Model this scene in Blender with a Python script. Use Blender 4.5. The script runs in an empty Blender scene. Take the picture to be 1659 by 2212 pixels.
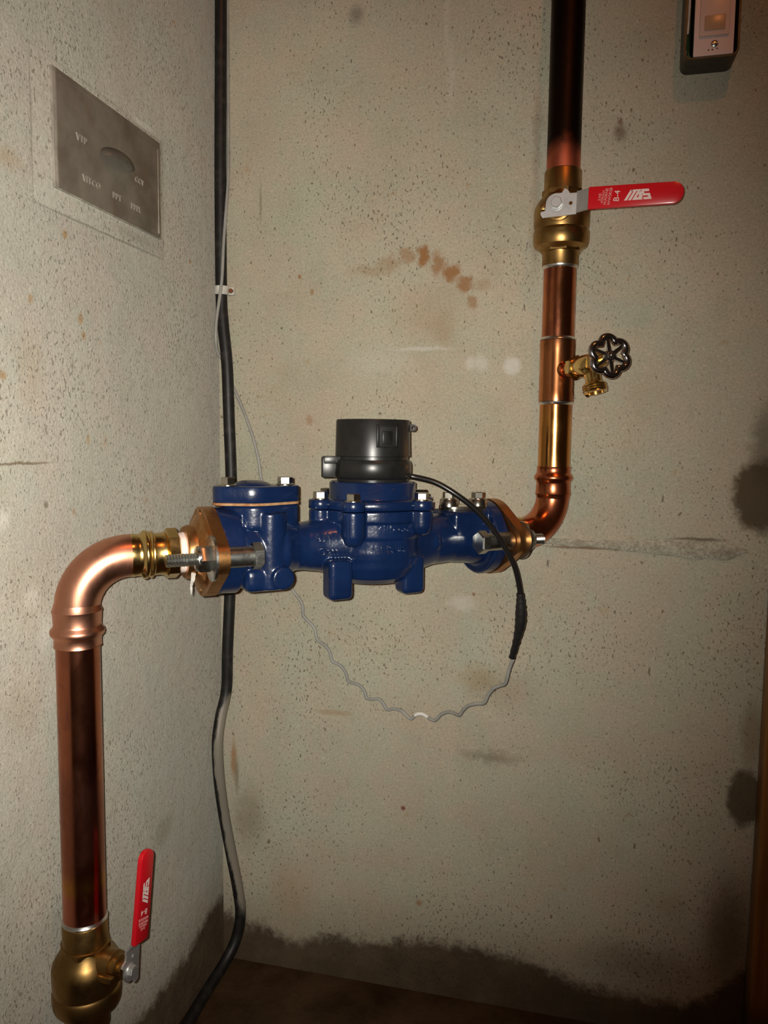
import bpy, bmesh, math, random
from mathutils import Vector, Matrix, noise
random.seed(7)
PI = math.pi
R = math.radians
S = bpy.context.scene
COL = S.collection

# ------------------------------------------------------------------ camera, world, lights, exposure
CAM = Vector((0.5063, -1.06, 0.8157))
_y, _p, _r = R(13.46), R(5.24), R(0.66)
_f = Vector((-math.sin(_y) * math.cos(_p), math.cos(_y) * math.cos(_p), -math.sin(_p)))
_r0 = Vector((math.cos(_y), math.sin(_y), 0))
_u0 = _r0.cross(_f)
_rt = math.cos(_r) * _r0 + math.sin(_r) * _u0
_up = _rt.cross(_f)
cd = bpy.data.cameras.new('camera')
cam = bpy.data.objects.new('camera', cd)
COL.objects.link(cam)
M3 = Matrix((_rt, _up, -_f)).transposed()
cam.matrix_world = Matrix.Translation(CAM) @ M3.to_4x4()
cd.sensor_fit = 'VERTICAL'
cd.sensor_height = 36.0
cd.sensor_width = 27.0
cd.lens = 36.0 * 1660.0 / 2212.0
cd.clip_start = 0.02
S.camera = cam

wd = bpy.data.worlds.new('world')
S.world = wd
wd.use_nodes = True
wd.node_tree.nodes['Background'].inputs[0].default_value = (1.0, 0.72, 0.5, 1)
wd.node_tree.nodes['Background'].inputs[1].default_value = 0.016

def light(name, kind, loc, energy, color, radius, aim=None, **kw):
    l = bpy.data.lights.new(name, kind)
    l.energy = energy
    l.color = color
    l.shadow_soft_size = radius
    for k, v in kw.items():
        setattr(l, k, v)
    o = bpy.data.objects.new(name, l)
    o.location = loc
    if aim:
        o.rotation_euler = (Vector(aim) - Vector(loc)).to_track_quat('-Z', 'Y').to_euler()
    COL.objects.link(o)
    return o

# the phone's own flash, a few centimetres left of the lens
light('phone_flash', 'SPOT', CAM - _rt * 0.009 + _up * 0.006, 36.0, (1.0, 0.95, 0.86), 0.003,
      aim=(0.050, -0.139, 0.785), spot_size=R(100), spot_blend=1.0)
# the room's warm bulb, high up behind the camera to the right
light('warm_bulb', 'POINT', (0.80, -1.05, 2.10), 9.0, (1.0, 0.30, 0.07), 0.03)

S.view_settings.view_transform = 'Standard'
S.view_settings.look = 'None'
S.view_settings.gamma = 1.0
S.view_settings.use_curve_mapping = False
S.view_settings.exposure = 0.0

# ------------------------------------------------------------------ helpers: objects
def obj(name, bm, mat, parent=None, loc=(0, 0, 0), rot=(0, 0, 0), ang=38, kind=None, label=None):
    me = bpy.data.meshes.new(name)
    bm.normal_update()
    for f in bm.faces:
        f.smooth = True
    a = R(ang)
    for e in bm.edges:
        if len(e.link_faces) != 2 or e.calc_face_angle(0) > a:
            e.smooth = False
    bm.to_mesh(me)
    bm.free()
    me.materials.append(mat)
    o = bpy.data.objects.new(name, me)
    COL.objects.link(o)
    o.location = loc
    o.rotation_euler = rot
    if parent:
        o.parent = parent
    if kind:
        o['kind'] = kind
    if label:
        o['label'] = label
    return o

def tag(o, label, cat, group=None):
    o['label'] = label
    o['category'] = cat
    if group:
        o['group'] = group
    return o

def thing(name, label, cat, loc=(0, 0, 0), rotz=0.0, group=None):
    o = bpy.data.objects.new(name, None)
    o.empty_display_size = 0.02
    COL.objects.link(o)
    o.location = loc
    o.rotation_euler = (0, 0, rotz)
    return tag(o, label, cat, group)

def copy_part(src, parent, loc, rot=None):
    c = src.copy()
    COL.objects.link(c)
    c.parent = parent
    c.location = loc
    if rot is not None:
        c.rotation_euler = rot
    for ch in list(src.children):
        d = ch.copy()
        COL.objects.link(d)
        d.parent = c
    return c

# ------------------------------------------------------------------ helpers: shapes (all add to a bmesh)
def xf(bm, verts, mtx):
    bmesh.ops.transform(bm, matrix=mtx, verts=verts)

def axis_m(axis, loc=(0, 0, 0)):
    m = Matrix.Identity(4)
    if axis == 'X':
        m = Matrix.Rotation(PI / 2, 4, 'Y')
    elif axis == '-X':
        m = Matrix.Rotation(-PI / 2, 4, 'Y')
    elif axis == '-Y':
        m = Matrix.Rotation(PI / 2, 4, 'X')
    elif axis == 'Y':
        m = Matrix.Rotation(-PI / 2, 4, 'X')
    elif axis != 'Z':
        m = Vector((0, 0, 1)).rotation_difference(Vector(axis)).to_matrix().to_4x4()
    return Matrix.Translation(Vector(loc)) @ m

def lathe(bm, prof, segs=40, axis='Z', loc=(0, 0, 0), wob=0.0):
    """prof: list of (radius, height) from bottom to top"""
    vs = []
    rings = []
    for r, h in prof:
        if r < 1e-6:
            v = bm.verts.new((0, 0, h)); vs.append(v); rings.append([v])
        else:
            ring = []
            for i in range(segs):
                a = 2 * PI * i / segs
                ring.append(bm.verts.new((r * math.cos(a), r * math.sin(a), h)))
            vs += ring; rings.append(ring)
    for a, b in zip(rings, rings[1:]):
        if len(a) == 1 and len(b) == 1:
            continue
        for i in range(segs):
            j = (i + 1) % segs
            if len(a) == 1:
                bm.faces.new((a[0], b[j], b[i]))
            elif len(b) == 1:
                bm.faces.new((a[i], a[j], b[0]))
            else:
                bm.faces.new((a[i], a[j], b[j], b[i]))
    if len(rings[0]) > 1:
        bm.faces.new(rings[0][::-1])
    if len(rings[-1]) > 1:
        bm.faces.new(rings[-1])
    xf(bm, vs, axis_m(axis, loc))
    return vs

def cyl(bm, r, h0, h1, axis='Z', loc=(0, 0, 0), segs=28, ch=0.0):
    if ch:
        return lathe(bm, [(r - ch, h0), (r, h0 + ch), (r, h1 - ch), (r - ch, h1)], segs, axis, loc)
    return lathe(bm, [(r, h0), (r, h1)], segs, axis, loc)

def hexa(bm, r, h0, h1, axis='Z', loc=(0, 0, 0), n=6, ch=0.0012):
    return lathe(bm, [(r * .9, h0), (r, h0 + ch), (r, h1 - ch), (r * .9, h1)], n, axis, loc)

def ball(bm, r, loc, scale=(1, 1, 1), seg=24):
    g = bmesh.ops.create_uvsphere(bm, u_segments=seg, v_segments=seg // 2, radius=r)
    xf(bm, g['verts'], Matrix.Translation(Vector(loc)) @ Matrix.Diagonal((*scale, 1)))
    return g['verts']

def box(bm, lo, hi, bev=0.0, seg=2):
    g = bmesh.ops.create_cube(bm, size=1)
    lo, hi = Vector(lo), Vector(hi)
    c, d = (lo + hi) / 2, hi - lo
    xf(bm, g['verts'], Matrix.Translation(c) @ Matrix.Diagonal((d.x, d.y, d.z, 1)))
    if bev:
        es = list({e for v in g['verts'] for e in v.link_edges})
        bmesh.ops.bevel(bm, geom=es, offset=bev, segments=seg, profile=.5, affect='EDGES')

def prism(bm, pts, d0, d1, mtx=None, holes=(), bev=0.0):
    """outline in the XY plane extruded from z=d0 to z=d1, then moved by mtx"""
    tmp = bmesh.new()
    es = []
    for loop in [pts] + list(holes):
        vs = [tmp.verts.new((x, y, d0)) for x, y in loop]
        for a, b in zip(vs, vs[1:] + vs[:1]):
            es.append(tmp.edges.new((a, b)))
    if holes:
        bmesh.ops.triangle_fill(tmp, use_beauty=True, use_dissolve=False, edges=es, normal=(0, 0, 1))
    else:
        tmp.faces.new(list(tmp.verts))
    fs = list(tmp.faces)
    g = bmesh.ops.extrude_face_region(tmp, geom=fs)
    nv = [v for v in g['geom'] if isinstance(v, bmesh.types.BMVert)]
    bmesh.ops.translate(tmp, verts=nv, vec=(0, 0, d1 - d0))
    bmesh.ops.recalc_face_normals(tmp, faces=list(tmp.faces))
    if bev:
        ee = [e for e in tmp.edges if len(e.link_faces) == 2 and e.calc_face_angle(0) > R(60)]
        bmesh.ops.bevel(tmp, geom=ee, offset=bev, segments=2, profile=.5, affect='EDGES')
    if mtx is not None:
        tmp.transform(mtx)
    me = bpy.data.meshes.new('tmp')
    tmp.to_mesh(me); tmp.free()
    bm.from_mesh(me)
    bpy.data.meshes.remove(me)

def catmull(pts, n=10):
    pts = [Vector(p) for p in pts]
    P = [pts[0] * 2 - pts[1]] + pts + [pts[-1] * 2 - pts[-2]]
    out = []
    for i in range(1, len(P) - 2):
        a, b, c, d = P[i - 1], P[i], P[i + 1], P[i + 2]
        for k in range(n):
            t = k / n
            out.append(.5 * ((2 * b) + (c - a) * t + (2 * a - 5 * b + 4 * c - d) * t * t + (3 * b - a - 3 * c + d) * t ** 3))
    out.append(pts[-1])
    return out

def tube(bm, path, rad, segs=20, caps=True):
    path = [Vector(p) for p in path]
    n = len(path)
    rad = rad if isinstance(rad, (list, tuple)) else [rad] * n
    t0 = (path[1] - path[0]).normalized()
    up = Vector((0, 0, 1)) if abs(t0.z) < .9 else Vector((1, 0, 0))
    u = t0.cross(up).normalized()
    rings = []
    for i, p in enumerate(path):
        t = (path[min(i + 1, n - 1)] - path[max(i - 1, 0)]).normalized()
        u = (u - t * u.dot(t)).normalized()
        v = t.cross(u)
        rings.append([bm.verts.new(p + (u * math.cos(2 * PI * k / segs) + v * math.sin(2 * PI * k / segs)) * rad[i]) for k in range(segs)])
    for a, b in zip(rings, rings[1:]):
        for i in range(segs):
            j = (i + 1) % segs
            bm.faces.new((a[i], a[j], b[j], b[i]))
    if caps:
        bm.faces.new(rings[0][::-1]); bm.faces.new(rings[-1])

def text_bm(body, size, ext, bev=0.0, shear=0.0, align='CENTER', spacing=1.0):
    cu = bpy.data.curves.new('txt', 'FONT')
    cu.body = body; cu.size = size; cu.extrude = ext; cu.bevel_depth = bev; cu.shear = shear
    cu.align_x = align; cu.align_y = 'CENTER'; cu.space_character = spacing
    cu.resolution_u = 3
    o = bpy.data.objects.new('txt', cu)
    COL.objects.link(o)
    dg = bpy.context.evaluated_depsgraph_get()
    dg.update()
    me = bpy.data.meshes.new_from_object(o.evaluated_get(dg))
    bm = bmesh.new()
    bm.from_mesh(me)
    bpy.data.objects.remove(o); bpy.data.curves.remove(cu); bpy.data.meshes.remove(me)
    return bm

def hull(circles, n=64):
    """convex outline around circles (x, y, r)"""
    pts = [(x + r * math.cos(2 * PI * i / n), y + r * math.sin(2 * PI * i / n)) for x, y, r in circles for i in range(n)]
    pts = sorted(set((round(a, 6), round(b, 6)) for a, b in pts))
    def half(ps):
        h = []
        for p in ps:
            while len(h) > 1 and (h[-1][0] - h[-2][0]) * (p[1] - h[-2][1]) - (h[-1][1] - h[-2][1]) * (p[0] - h[-2][0]) <= 1e-10:
                h.pop()
            h.append(p)
        return h
    a, b = half(pts), half(pts[::-1])
    return a[:-1] + b[:-1]

def circ(x, y, r, n=20, sx=1, sy=1):
    return [(x + r * sx * math.cos(2 * PI * i / n), y + r * sy * math.sin(2 * PI * i / n)) for i in range(n)]

def bend(center, r0, r, a0, a1, ex, ez, n=14):
    return [Vector(center) + r * (math.cos(a0 + (a1 - a0) * i / n) * Vector(ex) + math.sin(a0 + (a1 - a0) * i / n) * Vector(ez)) for i in range(n + 1)]

# ------------------------------------------------------------------ helpers: materials
class NT:
    def __init__(self, name):
        self.m = bpy.data.materials.new(name)
        self.m.use_nodes = True
        self.t = self.m.node_tree
        self.b = self.t.nodes['Principled BSDF']
        self.pos = None
    def n(self, typ, **kw):
        x = self.t.nodes.new(typ)
        for k, v in kw.items():
            if k.startswith('i_'):
                x.inputs[int(k[2:])].default_value = v
            else:
                setattr(x, k, v)
        return x
    def l(self, a, b):
        self.t.links.new(a, b)
    def put(self, v, sock):
        if hasattr(v, 'is_output'):
            self.l(v, sock)
        else:
            sock.default_value = v
    def P(self):
        if not self.pos:
            self.pos = self.n('ShaderNodeNewGeometry').outputs['Position']
        return self.pos
    def O(self):
        return self.n('ShaderNodeTexCoord').outputs['Object']
    def noise(self, scale, detail=3, rough=.55, vec=None, dist=0.0):
        x = self.n('ShaderNodeTexNoise')
        x.inputs['Scale'].default_value = scale
        x.inputs['Detail'].default_value = detail
        x.inputs['Roughness'].default_value = rough
        x.inputs['Distortion'].default_value = dist
        self.l(vec or self.P(), x.inputs['Vector'])
        return x
    def ramp(self, v, a, b, lo=0.0, hi=1.0):
        x = self.n('ShaderNodeMapRange')
        x.interpolation_type = 'SMOOTHSTEP'
        self.put(v, x.inputs[0])
        for i, q in ((1, a), (2, b), (3, lo), (4, hi)):
            self.put(q, x.inputs[i])
        return x.outputs[0]
    def math(self, op, a, b=0.0, c=None):
        x = self.n('ShaderNodeMath', operation=op)
        self.put(a, x.inputs[0]); self.put(b, x.inputs[1])
        if c is not None:
            self.put(c, x.inputs[2])
        return x.outputs[0]
    def vmath(self, op, a, b=(0, 0, 0)):
        x = self.n('ShaderNodeVectorMath', operation=op)
        self.put(a, x.inputs[0]); self.put(b, x.inputs[1])
        return x
    def mix(self, f, a, b, mode='MIX'):
        x = self.n('ShaderNodeMix', data_type='RGBA', blend_type=mode)
        self.put(f, x.inputs[0])
        self.put((*a, 1) if isinstance(a, tuple) else a, x.inputs[6])
        self.put((*b, 1) if isinstance(b, tuple) else b, x.inputs[7])
        return x.outputs[2]
    def sep(self, v):
        x = self.n('ShaderNodeSeparateXYZ')
        self.l(v, x.inputs[0])
        return x.outputs
    def out(self, color=None, rough=None, metal=None, bump=None, bstr=.3, bdist=.001, coat=None, spec=None):
        if color is not None:
            self.put((*color, 1) if isinstance(color, tuple) else color, self.b.inputs['Base Color'])
        if rough is not None:
            self.put(rough, self.b.inputs['Roughness'])
        if metal is not None:
            self.put(metal, self.b.inputs['Metallic'])
        if coat is not None:
            self.put(coat, self.b.inputs['Coat Weight'])
            self.b.inputs['Coat Roughness'].default_value = .12
        if spec is not None:
            self.b.inputs['Specular IOR Level'].default_value = spec
        if bump is not None:
            x = self.n('ShaderNodeBump')
            x.inputs['Strength'].default_value = bstr
            x.inputs['Distance'].default_value = bdist
            self.l(bump, x.inputs['Height'])
            self.l(x.outputs[0], self.b.inputs['Normal'])
        return self.m

def simple(name, col, rough=.5, metal=0.0, nscale=0, namp=.25, coat=None, bump=0):
    t = NT(name)
    c = col
    nz = None
    if nscale:
        nz = t.noise(nscale, 4, .6, t.O()).outputs[0]
        c = t.mix(t.ramp(nz, .3, .7), tuple(v * (1 - namp) for v in col), tuple(min(1, v * (1 + namp)) for v in col))
    return t.out(c, rough, metal, nz if bump else None, bump, .0006, coat)

def wall_material(name, base, spots, damp, horiz='X', pitk=.68, grit=.62, huek=.8):
    """plaster: mottled base, pits, rust flecks, placed spots (stains, some painted shade) and a damp band near the floor"""
    t = NT(name)
    P = t.P()
    big = t.noise(2.6, 4, .6).outputs[0]
    med = t.noise(14, 4, .65).outputs[0]
    fine = t.noise(420, 3, .6).outputs[0]
    grain = t.noise(150, 3, .6).outputs[0]
    warp = t.noise(55, 5, .7)
    wv = t.vmath('MULTIPLY', t.vmath('SUBTRACT', warp.outputs['Color'], (.5, .5, .5)).outputs[0], (1, 1, 1)).outputs[0]
    c = t.mix(t.ramp(big, .3, .72), tuple(v * .90 for v in base), tuple(v * 1.06 for v in base))
    c = t.mix(t.math('MULTIPLY', t.ramp(med, .45, .8), .32), c, (base[0] * .74, base[1] * .71, base[2] * .62))
    c = t.mix(t.math('MULTIPLY', t.ramp(t.noise(7, 3).outputs[0], .5, .8), .30), c, (base[0] * .86, base[1] * .90, base[2] * .88))
    c = t.mix(t.math('MULTIPLY', t.ramp(fine, .50, .72), .48), c, tuple(v * .55 for v in base))
    c = t.mix(t.math('MULTIPLY', t.ramp(grain, .54, .76), .34), c, tuple(min(1, v * 1.35) for v in base))
    g2 = t.noise(330, 5, .8).outputs[0]
    c = t.mix(grit, c, t.mix(t.ramp(g2, .36, .64), (.80, .795, .78), (1.15, 1.15, 1.16)), 'MULTIPLY')
    hue = t.noise(11, 4, .7).outputs[0]
    c = t.mix(huek, c, t.mix(t.ramp(hue, .32, .68), (1.06, .955, .93), (.945, 1.0, .97)), 'MULTIPLY')
    dk = t.noise(60, 3, .7).outputs[0]
    c = t.mix(t.math('MULTIPLY', t.ramp(dk, .56, .78), .28), c, (base[0] * .58, base[1] * .55, base[2] * .5))
    # pits: small ragged pinholes, slanted, denser in some areas
    pv = t.n('ShaderNodeMapping'); pv.inputs['Rotation'].default_value = (0, R(-28), 0) if horiz == 'X' else (R(-28), 0, 0)
    pv.inputs['Scale'].default_value = (1.0, 1.0, .55)
    t.l(P, pv.inputs['Vector'])
    pn = t.noise(330, 1.5, .5, pv.outputs[0]).outputs[0]
    dens = t.ramp(t.noise(5, 3).outputs[0], .35, .68, .685, .610)
    pit = t.ramp(pn, dens, t.math('ADD', dens, .05))
    c = t.mix(t.math('MULTIPLY', pit, pitk), c, (.10, .072, .045))
    pn2 = t.noise(95, 2, .5, pv.outputs[0]).outputs[0]
    pit2 = t.ramp(pn2, .715, .75)
    c = t.mix(t.math('MULTIPLY', pit2, pitk), c, (.13, .085, .05))
    # rust flecks, sparse
    v2 = t.n('ShaderNodeTexVoronoi'); v2.inputs['Scale'].default_value = 24
    t.l(t.vmath('ADD', P, t.vmath('MULTIPLY', wv, (.05, .05, .05)).outputs[0]).outputs[0], v2.inputs['Vector'])
    fl = t.math('MULTIPLY', t.ramp(v2.outputs['Distance'], .03, .15, 1, 0), t.ramp(t.sep(v2.outputs['Color'])[1], .74, .86))
    c = t.mix(t.math('MULTIPLY', fl, .42), c, (.40, .24, .09))
    # placed spots: stains, and shade put into the colour
    for (h, z, rh, rz, col, st, soft, w) in spots:
        cen = (h, 0, z) if horiz == 'X' else (0, h, z)
        inv = (1 / rh, 0, 1 / rz) if horiz == 'X' else (0, 1 / rh, 1 / rz)
        q = t.vmath('ADD', t.vmath('SUBTRACT', P, cen).outputs[0], t.vmath('MULTIPLY', wv, (w, w, w)).outputs[0]).outputs[0]
        d = t.vmath('LENGTH', t.vmath('MULTIPLY', q, inv).outputs[0]).outputs['Value']
        c = t.mix(t.math('MULTIPLY', t.ramp(d, max(0.0, 1 - soft), 1 + soft * .5, 1, 0), st), c, col)
    # damp band
    hs = t.sep(P)['X' if horiz == 'X' else 'Y']
    zz = t.sep(P)['Z']
    cr = t.n('ShaderNodeFloatCurve')
    cv = cr.mapping.curves[0]
    lo, hi = damp[0][0], damp[-1][0]
    for i, (a, b) in enumerate(damp):
        xx = (a - lo) / (hi - lo)
        if i == 0:
            cv.points[0].location = (0, b * 2)
        elif i == len(damp) - 1:
            cv.points[-1].location = (1, b * 2)
        else:
            cv.points.new(xx, b * 2)
    cr.mapping.update()
    t.l(t.math('DIVIDE', t.math('SUBTRACT', hs, lo), hi - lo), cr.inputs['Value'])
    hgt = t.math('MULTIPLY', cr.outputs[0], .5)
    edge = t.math('ADD', t.math('SUBTRACT', zz, hgt), t.math('MULTIPLY', t.math('SUBTRACT', warp.outputs[0], .5), .055))
    wet = t.ramp(edge, -.015, .012, 1, 0)
    wetsoft = t.ramp(edge, -.02, .09, 1, 0)
    c = t.mix(t.math('MULTIPLY', wetsoft, .33), c, (.16, .115, .062))
    wc = t.mix(t.ramp(med, .35, .7), (.058, .036, .018), (.10, .068, .037))
    c = t.mix(t.math('MULTIPLY', wet, .93), c, wc)
    rough = t.ramp(wet, 0, 1, .82, .62)
    hg = t.math('ADD', t.math('MULTIPLY', t.noise(300, 4, .7).outputs[0], 1.0), t.math('MULTIPLY', pit, -.5))
    hg = t.math('ADD', hg, t.math('MULTIPLY', t.noise(45, 3).outputs[0], 1.2))
    t.b.inputs['Diffuse Roughness'].default_value = 1.0
    return t.out(c, rough, 0.0, hg, .9, .0034, spec=.25)

RUST = (.33, .155, .05)
OCHRE = (.36, .22, .09)
WHITE = (.66, .64, .57)
DARK = (.10, .07, .035)
BROWN = (.22, .155, .085)
BASE = (.505, .476, .375)
back_spots = [
    # the rusty brush arc above the meter
    (.232, 1.052, .034, .009, OCHRE, .38, .9, .03), (.258, 1.062, .020, .009, RUST, .40, .8, .035), (.281, 1.071, .013, .010, RUST, .55, .7, .035),
    (.304, 1.068, .0085, .0145, RUST, .92, .5, .028), (.324, 1.057, .011, .014, RUST, .72, .6, .036), (.343, 1.045, .012, .013, RUST, .88, .5, .034),
    (.361, 1.028, .014, .010, RUST, .78, .6, .034), (.372, 1.004, .008, .009, RUST, .60, .6, .026), (.386, 1.028, .012, .009, OCHRE, .4, .8, .02),
    (.31, .995, .055, .035, OCHRE, .20, .9, .05), (.335, .97, .02, .025, OCHRE, .25, .8, .03),
    # chalky dabs
    (.428, .919, .012, .013, WHITE, .85, .4, .012), (.386, .923, .010, .012, WHITE, .55, .6, .012), (.371, .923, .007, .010, WHITE, .6, .6, .01),
    (.305, .944, .045, .003, WHITE, .55, .7, .008), (.368, .590, .020, .012, WHITE, .40, .8, .03), (.245, .925, .05, .02, WHITE, .22, .9, .04),
    (.33, 1.385, .004, .075, WHITE, .22, .8, .01), (.337, 1.30, .005, .055, WHITE, .2, .8, .01),
    # brown patches, plus shade painted by the right pipe and mortar seam
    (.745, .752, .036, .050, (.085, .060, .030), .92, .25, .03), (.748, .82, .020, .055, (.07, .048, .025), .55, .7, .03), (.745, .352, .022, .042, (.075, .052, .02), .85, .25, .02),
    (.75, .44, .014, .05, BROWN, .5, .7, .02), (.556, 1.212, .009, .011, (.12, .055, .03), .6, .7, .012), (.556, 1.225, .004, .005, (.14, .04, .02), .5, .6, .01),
    (.412, .372, .045, .010, DARK, .45, .9, .04), (.045, .235, .028, .05, BROWN, .5, .9, .04), (.206, 1.393, .012, .014, (.10, .09, .08), .5, .9, .015),
    (.019, .325, .005, .033, RUST, .7, .7, .008), (.024, .30, .004, .03, DARK, .45, .7, .006), (.392, .485, .028, .022, OCHRE, .40, .8, .035), (.43, .47, .05, .03, BROWN, .25, .9, .04),
    (.18, .415, .030, .005, OCHRE, .45, .8, .01), (.11, .12, .035, .05, OCHRE, .35, .9, .04), (.066, 1.153, .002, .030, DARK, .4, .8, .004),
    (.125, 1.048, .0028, .004, RUST, .8, .6, .003), (.144, 1.026, .003, .005, RUST, .6, .6, .003), (.286, .281, .004, .004, (.20, .03, .02), .8, .5, .004),
    (.312, .139, .005, .006, RUST, .6, .6, .004), (.383, .6045, .0022, .0026, (.25, .08, .04), .8, .5, .003),
    (.497, .995, .009, .011, DARK, .4, .9, .012), (.14, .845, .006, .008, RUST, .45, .7, .006), (.452, 1.21, .006, .09, DARK, .30, .9, .02), (.455, 1.09, .008, .05, BROWN, .4, .9, .02),  # tall dark strips: shade painted left of the right pipe
    (.66, .19, .02, .02, OCHRE, .25, .8, .02), (.465, .83, .010, .12, (.44, .43, .36), .3, .9, .02), (.47, .74, .02, .035, (.42, .42, .36), .35, .9, .03),  # grey-green strips: the right pipe's warm-bulb shadow put into colour
    (.535, .6765, .065, .0022, (.16, .08, .035), .75, .6, .006), (.672, .6935, .035, .0026, DARK, .7, .6, .006), (.708, .682, .010, .009, BROWN, .6, .6, .012), (.66, .672, .05, .0018, DARK, .5, .6, .005),  # dark lines paint relief shade along the mortar seam edges
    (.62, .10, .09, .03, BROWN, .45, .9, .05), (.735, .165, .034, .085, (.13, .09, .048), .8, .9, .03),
]
damp_back = [(-.06, .08), (.0, .078), (.029, .066), (.075, .064), (.091, .053), (.115, .046), (.15, .058), (.18, .066), (.24, .066), (.30, .080), (.38, .086), (.45, .080), (.50, .070), (.54, .058), (.60, .052), (.65, .050), (.69, .056), (.72, .075), (.748, .105), (.765, .12), (1.62, .12)]
LINE = (.24, .215, .17)
left_spots = [
    (-.401, 1.115, .0012, .085, LINE, .55, .7, .003), (-.28, 1.0405, .135, .0012, LINE, .65, .7, .003), (-.1565, 1.10, .0012, .075, LINE, .35, .7, .003), (-.28, 1.187, .13, .0011, LINE, .45, .7, .003),
    (-.20, 1.188, .03, .0035, WHITE, .45, .6, .006), (-.225, 1.052, .05, .007, LINE, .35, .8, .01),
    (-.331, .941, .005, .007, OCHRE, .7, .6, .005), (-.327, .924, .004, .005, OCHRE, .7, .6, .004), (-.409, .948, .004, .005, OCHRE, .6, .6, .004), (-.45, .872, .006, .005, OCHRE, .7, .6, .004),
    (-.088, 1.055, .004, .004, OCHRE, .7, .6, .004), (-.323, .814, .004, .007, OCHRE, .5, .6, .004), (-.354, 1.022, .004, .005, OCHRE, .8, .6, .004), (-.395, .749, .0035, .004, DARK, .6, .6, .003),
    (-.351, .738, .003, .004, RUST, .5, .6, .003), (-.435, 1.069, .02, .012, OCHRE, .35, .9, .02), (-.419, .66, .012, .012, WHITE, .5, .9, .012), (-.455, .74, .008, .010, WHITE, .6, .8, .01),
    (-.43, .791, .05, .0016, (.16, .11, .06), .75, .6, .006), (-.40, .62, .015, .02, WHITE, .35, .9, .02), (-.41, .88, .02, .04, OCHRE, .2, .9, .03),
    (-.05, .90, .05, .4, (.40, .39, .34), .25, .9, .03), (-.39, .30, .06, .03, (.30, .29, .24), .4, .9, .05), (-.36, .33, .015, .03, (.52, .53, .47), .5, .8, .03),  # the tall band is corner shade painted into the wall colour
    (-.44, .55, .03, .03, BROWN, .25, .9, .04), (-.18, .30, .03, .02, BROWN, .3, .9, .03), (-.2, .37, .05, .04, (.44, .42, .36), .3, .9, .03),
]
damp_left = [(-1.9, .12), (-.5, .11), (-.40, .115), (-.33, .095), (-.256, .085), (-.189, .084), (-.125, .086), (-.067, .102), (-.044, .106), (.06, .105)]
M_back = wall_material('plaster_back', BASE, back_spots, damp_back, 'X')
M_left = wall_material('plaster_left', (.475, .460, .395), left_spots, damp_left, 'Y', .45, .5, .5)

t = NT('old_mortar')
g1 = t.noise(260, 4, .7).outputs[0]
g3 = t.noise(40, 4, .65).outputs[0]
c = t.mix(t.ramp(g1, .35, .65), (.31, .285, .22), (.50, .47, .375))
c = t.mix(t.math('MULTIPLY', t.ramp(g3, .45, .7), .5), c, (.20, .165, .11))
t.b.inputs['Diffuse Roughness'].default_value = 1.0
M_mortar = t.out(c, .85, 0, g1, .8, .003, spec=.2)

t = NT('damp_floor')
nz = t.noise(9, 5, .65).outputs[0]
gr = t.noise(130, 3).outputs[0]
c = t.mix(t.ramp(nz, .3, .7), (.034, .018, .008), (.085, .047, .020))
c = t.mix(t.math('MULTIPLY', t.ramp(gr, .66, .74), .5), c, (.14, .10, .05))
M_floor = t.out(c, t.ramp(nz, .3, .7, .30, .6), 0, t.math('ADD', gr, nz), .4, .002)

t = NT('stained_wood')
o = t.O()
w = t.n('ShaderNodeTexNoise'); w.inputs['Scale'].default_value = 6; w.inputs['Detail'].default_value = 5
t.l(t.vmath('MULTIPLY', o, (14, 14, .8)).outputs[0], w.inputs['Vector'])
c = t.mix(t.ramp(w.outputs[0], .35, .7), (.25, .105, .022), (.42, .20, .05))
c = t.mix(t.math('MULTIPLY', t.ramp(t.noise(40, 3, .6).outputs[0], .66, .74), .7), c, (.05, .02, .01))
c = t.mix(t.ramp(t.math('ADD', t.sep(t.P())['Z'], t.math('MULTIPLY', w.outputs[0], -.08)), .0, .07, .85, 0), c, (.03, .017, .008))
M_wood = t.out(c, .45, 0, w.outputs[0], .2, .0005)

def copper(name, col, dark, purple, amt, rough, scale=22, zgrad=None, stretch=(1, 1, .6)):
    t = NT(name)
    p = t.vmath('MULTIPLY', t.P(), stretch).outputs[0]
    a = t.noise(scale, 5, .6, p, .4).outputs[0]
    b = t.noise(scale * 2.3, 4, .6, p, .5).outputs[0]
    c = t.mix(t.math('MULTIPLY', t.ramp(a, .40, .68), amt), col, dark)
    c = t.mix(t.math('MULTIPLY', t.ramp(b, .5, .72), amt * .7), c, purple)
    if zgrad:
        for z0, z1, cc, s in zgrad:
            zz = t.math('ADD', t.sep(t.P())['Z'], t.math('MULTIPLY', t.math('SUBTRACT', a, .5), .05))
            c = t.mix(t.ramp(zz, z0, z1, 0, s), c, cc)
    sc = t.noise(90, 4, .7, t.vmath('MULTIPLY', t.P(), (1, 1, .15)).outputs[0]).outputs[0]
    return t.out(c, t.math('ADD', t.math('MULTIPLY', t.ramp(a, .35, .7), .14), rough), 1.0, sc, .05, .0004)

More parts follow.
